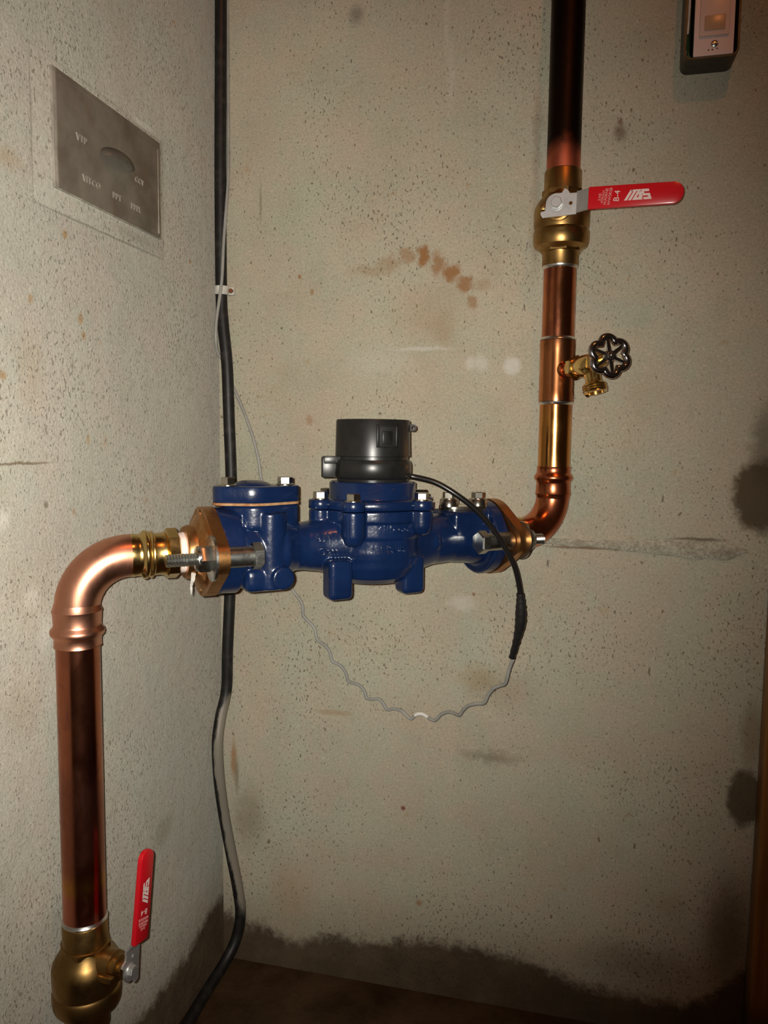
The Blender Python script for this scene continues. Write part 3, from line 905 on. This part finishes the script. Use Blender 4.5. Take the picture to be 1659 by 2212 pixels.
# ------------------------------------------------------------------ ball valves
def ball_valve(label, loc, rotz, sc, lever_rot, solder_top, grip_label, dz=0.0, gx=.0375, lk=1.0, dy=0.0):
    root = thing('ball_valve', label, 'valve', loc, rotz, 'brass ball valves')
    k = sc
    bm = bmesh.new()
    lathe(bm, [(a * k, b * k) for a, b in [(.0205, -.064), (.0228, -.0635), (.0230, -.048), (.0240, -.0445), (.0330, -.0395), (.0345, -.0355), (.0350, -.0300), (.0350, -.0225), (.0340, -.0205), (.0335, -.0195), (.0345, -.0140), (.0348, .002), (.0340, .0075), (.0300, .0150), (.0255, .0215), (.0245, .0250), (.0238, .0265), (.0232, .0270), (.0230, .0520), (.0222, .0535), (.0205, .0535)]], 48)
    obj('body', bm, M_brass, root, ang=30)
    bm = bmesh.new(); hexa(bm, .0262 * k, -.0475 * k, -.0375 * k, n=8, ch=.001)
    obj('end_hex', bm, M_brass, root, rot=(0, 0, R(22.5)))
    bm = bmesh.new(); hexa(bm, .0262 * k, .0215 * k, .0290 * k, n=8, ch=.001)
    obj('neck_hex', bm, M_brass, root, rot=(0, 0, R(22.5)))
    bm = bmesh.new()
    lathe(bm, [(a * k, b * k) for a, b in [(.0165, .022), (.0160, .0375), (.0135, .0385), (.0135, .0440), (.0115, .0450), (.0090, .0455), (.0090, .050), (.005, .0502), (.005, .0560)]], 30, '-Y')
    box(bm, (-.0205 * k, -.048 * k, -.005 * k), (-.0145 * k, -.030 * k, .0015 * k), .0006)
    obj('bonnet', bm, M_brass, root, (0, 0, dz))
    k = sc * lk
    # lever plate with stop wings, bent section
    out = [(-.0185, -.0125), (-.0160, -.0165), (.0235, -.0140), (.0235, .0105), (.0150, .0105), (.0120, .0150), (.0085, .0165), (.0055, .0115)]
    for i in range(9):
        a = R(80 + 85 * i / 8)
        out.append((.0125 * math.cos(a) - .0005, .0125 * math.sin(a) - .001))
    out += [(-.0135, -.0085), (-.0185, -.0095)]
    bm = bmesh.new()
    MXZ = Matrix(((k, 0, 0, 0), (0, 0, -k, 0), (0, k, 0, 0), (0, 0, 0, 1)))
    prism(bm, out, .0500, .0528, MXZ, (circ(.0165, -.001, .0022, 12),), 0)
    # bent strip out to the grip
    path = [(.0232, .0514), (.0255, .0520), (.0360, .0600), (.0400, .0614), (.060, .0614)]
    prev = None
    for x, y in path:
        hw = .0122 if x > .03 else .0123
        quad = [bm.verts.new(((x + dx) * k, -(y + d) * k, zz * k)) for d, dx, zz in ((-.0014, 0, -hw), (.0014, 0, -hw), (.0014, 0, hw), (-.0014, 0, hw))]
        if prev:
            for i in range(4):
                bm.faces.new((prev[i], prev[(i + 1) % 4], quad[(i + 1) % 4], quad[i]))
        else:
            bm.faces.new(quad[::-1])
        prev = quad
    bm.faces.new(prev)
    bmesh.ops.recalc_face_normals(bm, faces=list(bm.faces))
    lv = obj('lever', bm, M_alu, root, (0, dy, dz), rot=(0, lever_rot, 0), ang=25, label='bare metal lever plate')
    bm = bmesh.new()
    pts = [(gx, -.0128), (.130, -.0122)] + [(.130 + .0125 * math.cos(a), .0125 * math.sin(a)) for a in [R(-78 + 156 * i / 14) for i in range(15)]] + [(.130, .0122), (gx, .0128)]
    prism(bm, pts, .0582, .0646, MXZ, (), .0014 * k)
    gp = obj('grip', bm, M_red, lv, label=grip_label)
    bm = bmesh.new(); hexa(bm, .0070 * k, .0530 * k, .0580 * k, '-Y', ch=.0006); lathe(bm, [(.0086 * k, .0528 * k), (.0086 * k, .0536 * k)], 24, '-Y')
    obj('lever_nut', bm, M_alu, lv, rot=(0, R(12), 0))
    # print on the grip: slanted three-letter logo as filled bars, size code and small lines
    bm = bmesh.new()
    def para(x0, x1, z0, z1, sh0, sh1=None):
        sh1 = sh0 if sh1 is None else sh1
        v = [bm.verts.new((px * k, -.0648 * k, pz * k)) for px, pz in ((x0, z0), (x1, z0), (x1 + sh1, z1), (x0 + sh0, z1))]
        bm.faces.new(v)
    X0 = .0780
    para(X0, X0 + .0032, -.0058, .0058, .0066)
    para(X0 + .0044, X0 + .0076, -.0058, .0040, .0056)
    para(X0 + .0088, X0 + .0120, -.0058, .0040, .0056)
    para(X0 + .0066, X0 + .0178, .0040, .0058, .0010, .0)
    para(X0 + .0120, X0 + .0205, -.0058, -.0030, .0015, -.0012)
    para(X0 + .0158, X0 + .0205, -.0030, .0040, .0005, -.0028)
    para(X0 + .0216, X0 + .0300, -.0058, -.0032, -.0010, -.0004)
    para(X0 + .0204, X0 + .0288, -.0016, .0010, -.0010, -.0010)
    para(X0 + .0190, X0 + .0272, .0030, .0058, -.0010, -.0008)
    para(X0 + .0190, X0 + .0222, .0009, .0031, -.0010, -.0010)
    para(X0 + .0262, X0 + .0291, -.0033, -.0015, -.0004, -.0004)
    obj('printed_logo', bm, M_print, lv)
    for s_, size, x, m_ in (('B-4', .0090, .0700, M_print), ('WWSRSB', .0047, .0622, M_printlow), ('WASRNE', .0047, .0578, M_printlow), ('WSRALN', .0036, .0542, M_printlow), ('2-NS', .0042, .0508, M_printlow)):
        b = text_bm(s_, size * k, .00005)
        o_ = obj('printed_text', b, m_, lv, (x * k, -.06475 * k, 0), (PI / 2, 0, 0))
        o_.rotation_euler = (PI / 2, R(-84), 0)
    k = sc
    if solder_top:
        bm = bmesh.new()
        lathe(bm, [(.0205 * k, .0525 * k), (.0228 * k, .0535 * k), (.0234 * k, .0552 * k), (.0218 * k, .0580 * k), (.0205, .0590 * k)], 44)
        obj('solder_ring', bm, M_solder, root)
    else:
        bm = bmesh.new()
        lathe(bm, [(.0208 * k, -.0672 * k), (.0222 * k, -.0655 * k), (.0225 * k, -.0635 * k), (.0205 * k, -.0630 * k)], 44)
        obj('solder_ring', bm, M_solder, root)
    return root
ball_valve('brass ball valve on the right pipe with red lever pointing right', (RXp, RYp, 1.1028), R(-6), 1.0, R(1.4), False, 'red vinyl lever grip pointing right')
ball_valve('brass ball valve at the bottom left with red lever standing upright', (LX, LY, .2815), PI / 2 - R(5), .95, R(-81), True, 'red vinyl lever grip standing up', .0090, .0350, .88, -.0100)
bm = bmesh.new(); lathe(bm, [(PR, 0), (PR, .252)], 40)
tag(obj('copper_pipe', bm, M_cu_left, loc=(LX, LY, 0)), 'short copper stub under the bottom left ball valve', 'pipe', 'copper pipes')

# ------------------------------------------------------------------ right-hand pipework
bm = bmesh.new(); lathe(bm, [(PR, 0), (PR, 1.12)], 48)
up_ = tag(obj('copper_pipe', bm, M_cu_top, loc=(RXp, RYp, 1.142)), 'blackened pipe rising above the right ball valve to the top edge', 'pipe', 'copper pipes')
bm = bmesh.new(); lathe(bm, [(PR, 0), (PR, .112)], 48)
tag(obj('copper_pipe', bm, M_cu_right, loc=(RXp, RYp, .938)), 'reddish copper pipe between the tee and the right ball valve', 'pipe', 'copper pipes')
bm = bmesh.new(); lathe(bm, [(PR, 0), (PR, .096)], 48)
tag(obj('copper_pipe', bm, M_cu_right, loc=(RXp, RYp, .782)), 'short shiny copper pipe between the right elbow and the tee', 'pipe', 'copper pipes')

tee = thing('pipe_tee', 'copper tee on the right pipe carrying the small hose tap', 'pipe fitting', (RXp, RYp, .9085))
bm = bmesh.new()
lathe(bm, [(PR, -.0395), (.0224, -.0390), (.0226, -.030), (.0222, -.026), (.0224, .026), (.0227, .031), (.0225, .0380), (PR, .0385)], 48)
obj('tee_body', bm, M_cu_tee, tee)
BD = Vector((.50, -.866, 0)).normalized()
bm = bmesh.new()
lathe(bm, [(.0115, .012), (.0108, .0210), (.0099, .0232), (.0097, .0262), (.0085, .0265)], 32, BD)
obj('branch_collar', bm, M_cu_tee, tee)
bm = bmesh.new()
lathe(bm, [(.0082, .024), (.0082, .048)], 28, BD)
obj('branch_stub', bm, M_cu_relb, tee)
for zz, up in ((.0385, 1), (-.0395, -1)):
    bm = bmesh.new()
    pr = [(PR, 0), (.0228, .0002), (.0226, .0014), (.0214, .0030), (PR, .0038)]
    if up < 0: pr = [(a, -b) for a, b in pr][::-1]
    lathe(bm, pr, 44, 'Z', (0, 0, zz))
    obj('solder_ring', bm, M_solder, tee)

# hose tap: local +X is along the branch, away from the pipe
tp0 = Vector((RXp, RYp, .9085)) + BD * .042
ht = thing('hose_tap', 'brass hose tap with dark lobed handwheel on the right pipe', 'tap', tp0, math.atan2(BD.y, BD.x))
bm = bmesh.new()
hexa(bm, .0150, .0005, .0110, 'X', ch=.0012)
lathe(bm, [(.0100, -.004), (.0125, -.001), (.0125, .001)], 24, 'X')
lathe(bm, [(.0118, -.003), (.0125, .001), (.0125, .004)], 28, 'X')
obj('inlet_hex', bm, M_brass_sh, ht)
bm = bmesh.new()
lathe(bm, [(.0105, .008), (.0112, .014), (.0130, .020), (.0140, .028), (.0136, .042), (.0118, .046)], 32, 'X')
sp = Vector((.22, .10, -1.0)).normalized()
lathe(bm, [(.0098, .0), (.0094, .0145), (.0104, .0180), (.0136, .0200), (.0144, .0214), (.0134, .0228), (.0146, .0242), (.0135, .0256), (.0146, .0270), (.0136, .0284), (.0140, .0300), (.0105, .0304), (.0098, .0230), (.0, .0225)], 36, sp, (.0385, .001, -.003))
obj('tap_body', bm, M_brass_sh, ht, ang=30)
sd = Vector((1, 0, .16)).normalized()
bm = bmesh.new()
b0 = Vector((.040, 0, .001))
lathe(bm, [(.0105, .0), (.0120, .002), (.0120, .010), (.0105, .012)], 6, sd, b0)
lathe(bm, [(.0092, .012), (.0092, .022), (.0076, .026)], 24, sd, b0)
lathe(bm, [(.0046, .024), (.0046, .040)], 16, sd, b0)
obj('packing_nut', bm, M_brass_sh, ht)
bm = bmesh.new()
# handwheel in its own plane (axis Z local), six lobes
ring = []
for i in range(97):
    a = 2 * PI * i / 96
    rr = .0168 + .0056 * abs(math.cos(3 * a)) ** .8
    ring.append((rr * math.cos(a), rr * math.sin(a), 0))
tube(bm, ring, .0041, 12, False)
bmesh.ops.remove_doubles(bm, verts=list(bm.verts), dist=.00005)
xfm = axis_m(tuple(Vector((.97, -.14, .10)).normalized()), b0 + sd * .038)
bm.transform(xfm)
wh = obj('handwheel', bm, M_wheel, ht, ang=60, label='dark chrome handwheel with six lobes')
spk = bmesh.new()
for q in range(6):
    a = 2 * PI * q / 6
    d = Vector((math.cos(a), math.sin(a), 0))
    n = Vector((-d.y, d.x, 0))
    vs = [spk.verts.new(p) for p in (d * .003 + n * .0020 + Vector((0, 0, .0016)), d * .003 - n * .0020 + Vector((0, 0, .0016)), d * .0225 - n * .0013 + Vector((0, 0, .0012)), d * .0225 + n * .0013 + Vector((0, 0, .0012)),
                                     d * .003 + n * .0020 - Vector((0, 0, .0020)), d * .003 - n * .0020 - Vector((0, 0, .0020)), d * .0225 - n * .0013 - Vector((0, 0, .0012)), d * .0225 + n * .0013 - Vector((0, 0, .0012)))]
    for f in ((0, 1, 2, 3), (7, 6, 5, 4), (0, 4, 5, 1), (1, 5, 6, 2), (2, 6, 7, 3), (3, 7, 4, 0)):
        spk.faces.new([vs[j] for j in f])
    b_ = bmesh.new()
    me_ = bpy.data.meshes.new('t'); spk.to_mesh(me_); spk.free(); b_.from_mesh(me_); bpy.data.meshes.remove(me_)
    b_.transform(xfm)
    obj('spoke', b_, M_wheel, wh)
    spk = bmesh.new()
spk.free()
bm = bmesh.new()
lathe(bm, [(.0068, -.004), (.0072, .0), (.0060, .003), (.0045, .0032)], 24)
hexa(bm, .0046, .003, .0062, ch=.0006)
ball(bm, .0026, (0, 0, .0064), (1, 1, .6), 12)
bm.transform(xfm)
obj('wheel_screw', bm, M_wheel, wh)
bm = bmesh.new(); ball(bm, .0026, (.0435, -.0065, -.0345), (1, 1, 1.3), 12)
t = NT('water_drop'); t.out((1, 1, 1), .02, 0); t.b.inputs['Transmission Weight'].default_value = 1; t.b.inputs['IOR'].default_value = 1.33
obj('water_drop', bm, t.m, ht)

# ------------------------------------------------------------------ cables
cab = [(.0135, -.0125, 1.62), (.0130, -.0125, 1.43), (.0095, -.0110, 1.20), (.0090, -.0100, 1.032), (.0120, -.0115, .985), (.0185, -.0130, .925), (.0210, -.0130, .85), (.0240, -.0130, .755),
       (.0235, -.0130, .665), (.0205, -.0130, .585), (.0160, -.0130, .50), (.0135, -.0120, .440), (.0100, -.0260, .400), (.0100, -.0370, .365), (.0100, -.0330, .310), (.0120, -.0210, .245), (.0210, -.0135, .175),
       (.0310, -.0125, .120), (.0350, -.0140, .082), (.0300, -.0230, .046), (.0210, -.0480, .022), (.0150, -.095, .0098), (.0180, -.150, .0095), (.0240, -.215, .0095), (.052, -.30, .0095), (.096, -.40, .0095), (.122, -.55, .0095), (.14, -1.20, .0095)]
cp = catmull(cab, 8)
bm = bmesh.new(); tube(bm, cp, .0084, 18)
tag(obj('power_cable', bm, M_cable), 'thick black cable running down the wall corner and onto the floor', 'cable')

sc_ = thing('sensor_cable', 'thin grey wire with black lead looping under the meter to the register', 'wire', (.34, -.19, .775))
def rel(pts, o=sc_):
    return [Vector(p) - o.location for p in pts]
# register lead, splice, grey wire
lead = [(.3240, -.1935, .7765), (.3335, -.19, .7755), (.358, -.19, .7697), (.382, -.188, .7564), (.4053, -.18, .7379), (.4219, -.172, .7178), (.4378, -.163, .693), (.4485, -.155, .6705), (.4547, -.147, .6418), (.456, -.142, .6213)]
L = catmull(rel(lead), 8)
bm = bmesh.new(); tube(bm, L, .0033, 14)
obj('black_lead', bm, M_lead, sc_, label='black register lead')
spl = [(.4551, -.1465, .638), (.456, -.142, .6213), (.4557, -.136, .6002), (.4519, -.128, .578), (.4457, -.117, .5514)]
Q = catmull(rel(spl), 6)
rr = []
for i in range(len(Q)):
    f = i / (len(Q) - 1)
    rr.append(.0040 + .0028 * math.exp(-((f - .42) / .3) ** 2) + .0004 * math.sin(i * 2.4))
bm = bmesh.new(); tube(bm, Q, rr, 16)
obj('splice_tape', bm, M_tapeb, sc_, label='black taped splice')
gw = [(0.4468, -0.115, 0.548), (0.4418, -0.105, 0.5329), (0.437, -0.095, 0.5115), (0.4297, -0.09, 0.5057), (0.4212, -0.086, 0.5), (0.4137, -0.08, 0.4882), (0.4087, -0.076, 0.4765), (0.3984, -0.07, 0.4723), (0.3867, -0.064, 0.4666), (0.3789, -0.06, 0.4581), (0.3736, -0.056, 0.4492), (0.3651, -0.05, 0.4495), (0.3557, -0.046, 0.4485), (0.3462, -0.042, 0.4423), (0.3379, -0.038, 0.4322), (0.3296, -0.035, 0.4329), (0.3194, -0.03, 0.4361), (0.3098, -0.028, 0.4345), (0.3016, -0.026, 0.4263), (0.2944, -0.024, 0.4303), (0.2859, -0.022, 0.4355), (0.2746, -0.02, 0.4365), (0.2647, -0.018, 0.4335), (0.2587, -0.016, 0.4411), (0.2513, -0.014, 0.4466), (0.2414, -0.013, 0.4454), (0.2328, -0.012, 0.4456), (0.2297, -0.011, 0.4546), (0.221, -0.01, 0.4632), (0.2109, -0.009, 0.4655), (0.2036, -0.008, 0.4673), (0.2007, -0.008, 0.4774), (0.1936, -0.008, 0.4879), (0.1837, -0.008, 0.4926), (0.1788, -0.008, 0.4957), (0.1752, -0.008, 0.5086), (0.168, -0.008, 0.5177), (0.1595, -0.008, 0.5226), (0.1552, -0.008, 0.5272), (0.153, -0.008, 0.5388), (0.148, -0.008, 0.5467), (0.1394, -0.008, 0.5544), (0.1343, -0.008, 0.561), (0.1336, -0.008, 0.5734), (0.1293, -0.008, 0.5828), (0.1221, -0.008, 0.5913), (0.1156, -0.008, 0.6013), (0.117, -0.008, 0.6124), (0.1149, -0.008, 0.6219), (0.1091, -0.008, 0.6374), (0.099, -0.008, 0.6678), (0.0876, -0.008, 0.7083), (0.071, -0.008, 0.752), (0.0646, -0.008, 0.7891), (0.0553, -0.008, 0.8227), (0.0406, -0.007, 0.8596), (0.0293, -0.006, 0.8832), (0.019, -0.004, 0.9022)]

gpath = catmull(rel(gw), 4)
gu = [(.0190, -.0042, .9022), (.0170, -.0030, .915), (.0125, -.0050, .927), (.0060, -.0150, .940), (.0060, -.0225, .955), (.0078, -.0250, .981), (.0105, -.0250, 1.0005), (.0120, -.0215, 1.0203), (.0150, -.0200, 1.0465), (.0172, -.0180, 1.0984), (.0195, -.0130, 1.1502), (.0200, -.0080, 1.1904), (.0190, -.0040, 1.26), (.0185, -.0030, 1.62)]
bm = bmesh.new(); tube(bm, gpath + catmull(rel(gu), 6)[1:], .0023, 12)
obj('grey_wire', bm, M_grey, sc_, label='wavy grey wire')
k = [i for i, p in enumerate(gw) if abs(p[0] - .3194) < 1e-4][0] * 4
seg = gpath[k - 3:k + 6]
bm = bmesh.new(); tube(bm, seg, .0027, 12)
obj('white_band', bm, M_whit, sc_, label='white band on the wire')

# nailed cable clip
cc = thing('cable_clip', 'small pale nailed clip holding the black cable in the wall corner', 'clip', (.0092, -.0, 1.0300))
bm = bmesh.new()
arc = [(.0112 * math.cos(R(a)), .0100 + .0112 * math.sin(R(a))) for a in range(-10, 191, 12)]
inn = [(.0087 * math.cos(R(a)), .0100 + .0087 * math.sin(R(a))) for a in range(190, -11, -12)]
prism(bm, [(.0112, .0)] + arc + [(-.0108, .0)] + [(-.0087, .0)] + inn + [(.0087, .0)], -.0060, .0060, Matrix(((1, 0, 0, 0), (0, -1, 0, 0), (0, 0, 1, 0), (0, 0, 0, 1))))
box(bm, (.0100, -.0075, -.0055), (.0178, 0, .0055), .0012)
obj('clip_band', bm, M_clip, cc)
bm = bmesh.new(); cyl(bm, .0034, -.002, .0105, '-Y', (.0140, 0, 0), 14, .0006)
obj('nail_head', bm, M_rusty, cc)

# ------------------------------------------------------------------ switch box, top right
sb = thing('switch_box', 'dark metal box with pinkish white sensor switch at the upper right of the wall', 'switch', (.6548, 0, 1.2735))
BW, BH, BD_ = .0305, .122, .040
def rrect(w, z0, z1, r, n=6):
    pts = []
    for cx, cz, a0 in ((w - r, z1 - r, 0), (-w + r, z1 - r, 90), (-w + r, z0 + r, 180), (w - r, z0 + r, 270)):
        pts += [(cx + r * math.cos(R(a0 + 90 * i / n)), cz + r * math.sin(R(a0 + 90 * i / n))) for i in range(n + 1)]
    return pts
MXZ1 = Matrix(((1, 0, 0, 0), (0, 0, -1, 0), (0, 1, 0, 0), (0, 0, 0, 1)))
bm = bmesh.new()
prism(bm, rrect(BW, 0, BH, .009), .003, BD_, MXZ1, (rrect(BW - .0022, .0022, BH - .0022, .007)[::-1],))
prism(bm, rrect(BW, 0, BH, .009), 0, .003, MXZ1)
obj('box_shell', bm, M_boxm, sb)
bm = bmesh.new(); prism(bm, rrect(.0222, -.0005 + .003, BH - .004, .0012, 2), .0385, .0410, MXZ1, (), .0004)
yk = obj('switch_yoke', bm, M_almond, sb, (.0018, 0, 0))
bm = bmesh.new(); prism(bm, rrect(.0165, .0235, .098, .0015, 3), .0408, .0440, MXZ1, (), .0006)
sf = obj('sensor_face', bm, M_almondf, sb, (.0018, 0, 0))
bm = bmesh.new(); prism(bm, rrect(.0115, .0290, .0460, .0015, 3), .0438, .0450, MXZ1, (), .0005)
obj('sensor_lens', bm, M_lens, sf)
bm = bmesh.new(); lathe(bm, [(.0042, 0), (.0040, .0010), (.0025, .0020), (0, .0022)], 18, '-Y', (.001, -.0408, .0150)); box(bm, (-.0025, -.0432, .0146), (.0045, -.0426, .0154))
obj('yoke_screw', bm, M_zinc, yk)
for x in (-.0052, .0042, -.001):
    bm = bmesh.new(); cyl(bm, .0009, .0405, .0412, '-Y', (x, 0, .0085 + (.001 if x > 0 else 0)), 10)
    obj('yoke_hole', bm, M_blackd, yk)
bm = bmesh.new(); box(bm, (-.020, -.0375, .006), (.0215, -.004, .108), .002)
obj('switch_back', bm, M_blackd, sb)
bm = bmesh.new(); tube(bm, catmull([(-.0245, -.012, .060), (-.0250, -.022, .030), (-.0243, -.030, .010), (-.020, -.026, .0055)], 6), .0016, 10)
obj('ground_wire', bm, M_green, sb)
bm = bmesh.new(); tube(bm, catmull([(-.0250, -.010, .115), (-.0253, -.026, .09), (-.0250, -.024, .055), (-.0255, -.012, .02)], 6), .0015, 10)
obj('line_wire', bm, M_clip, sb)
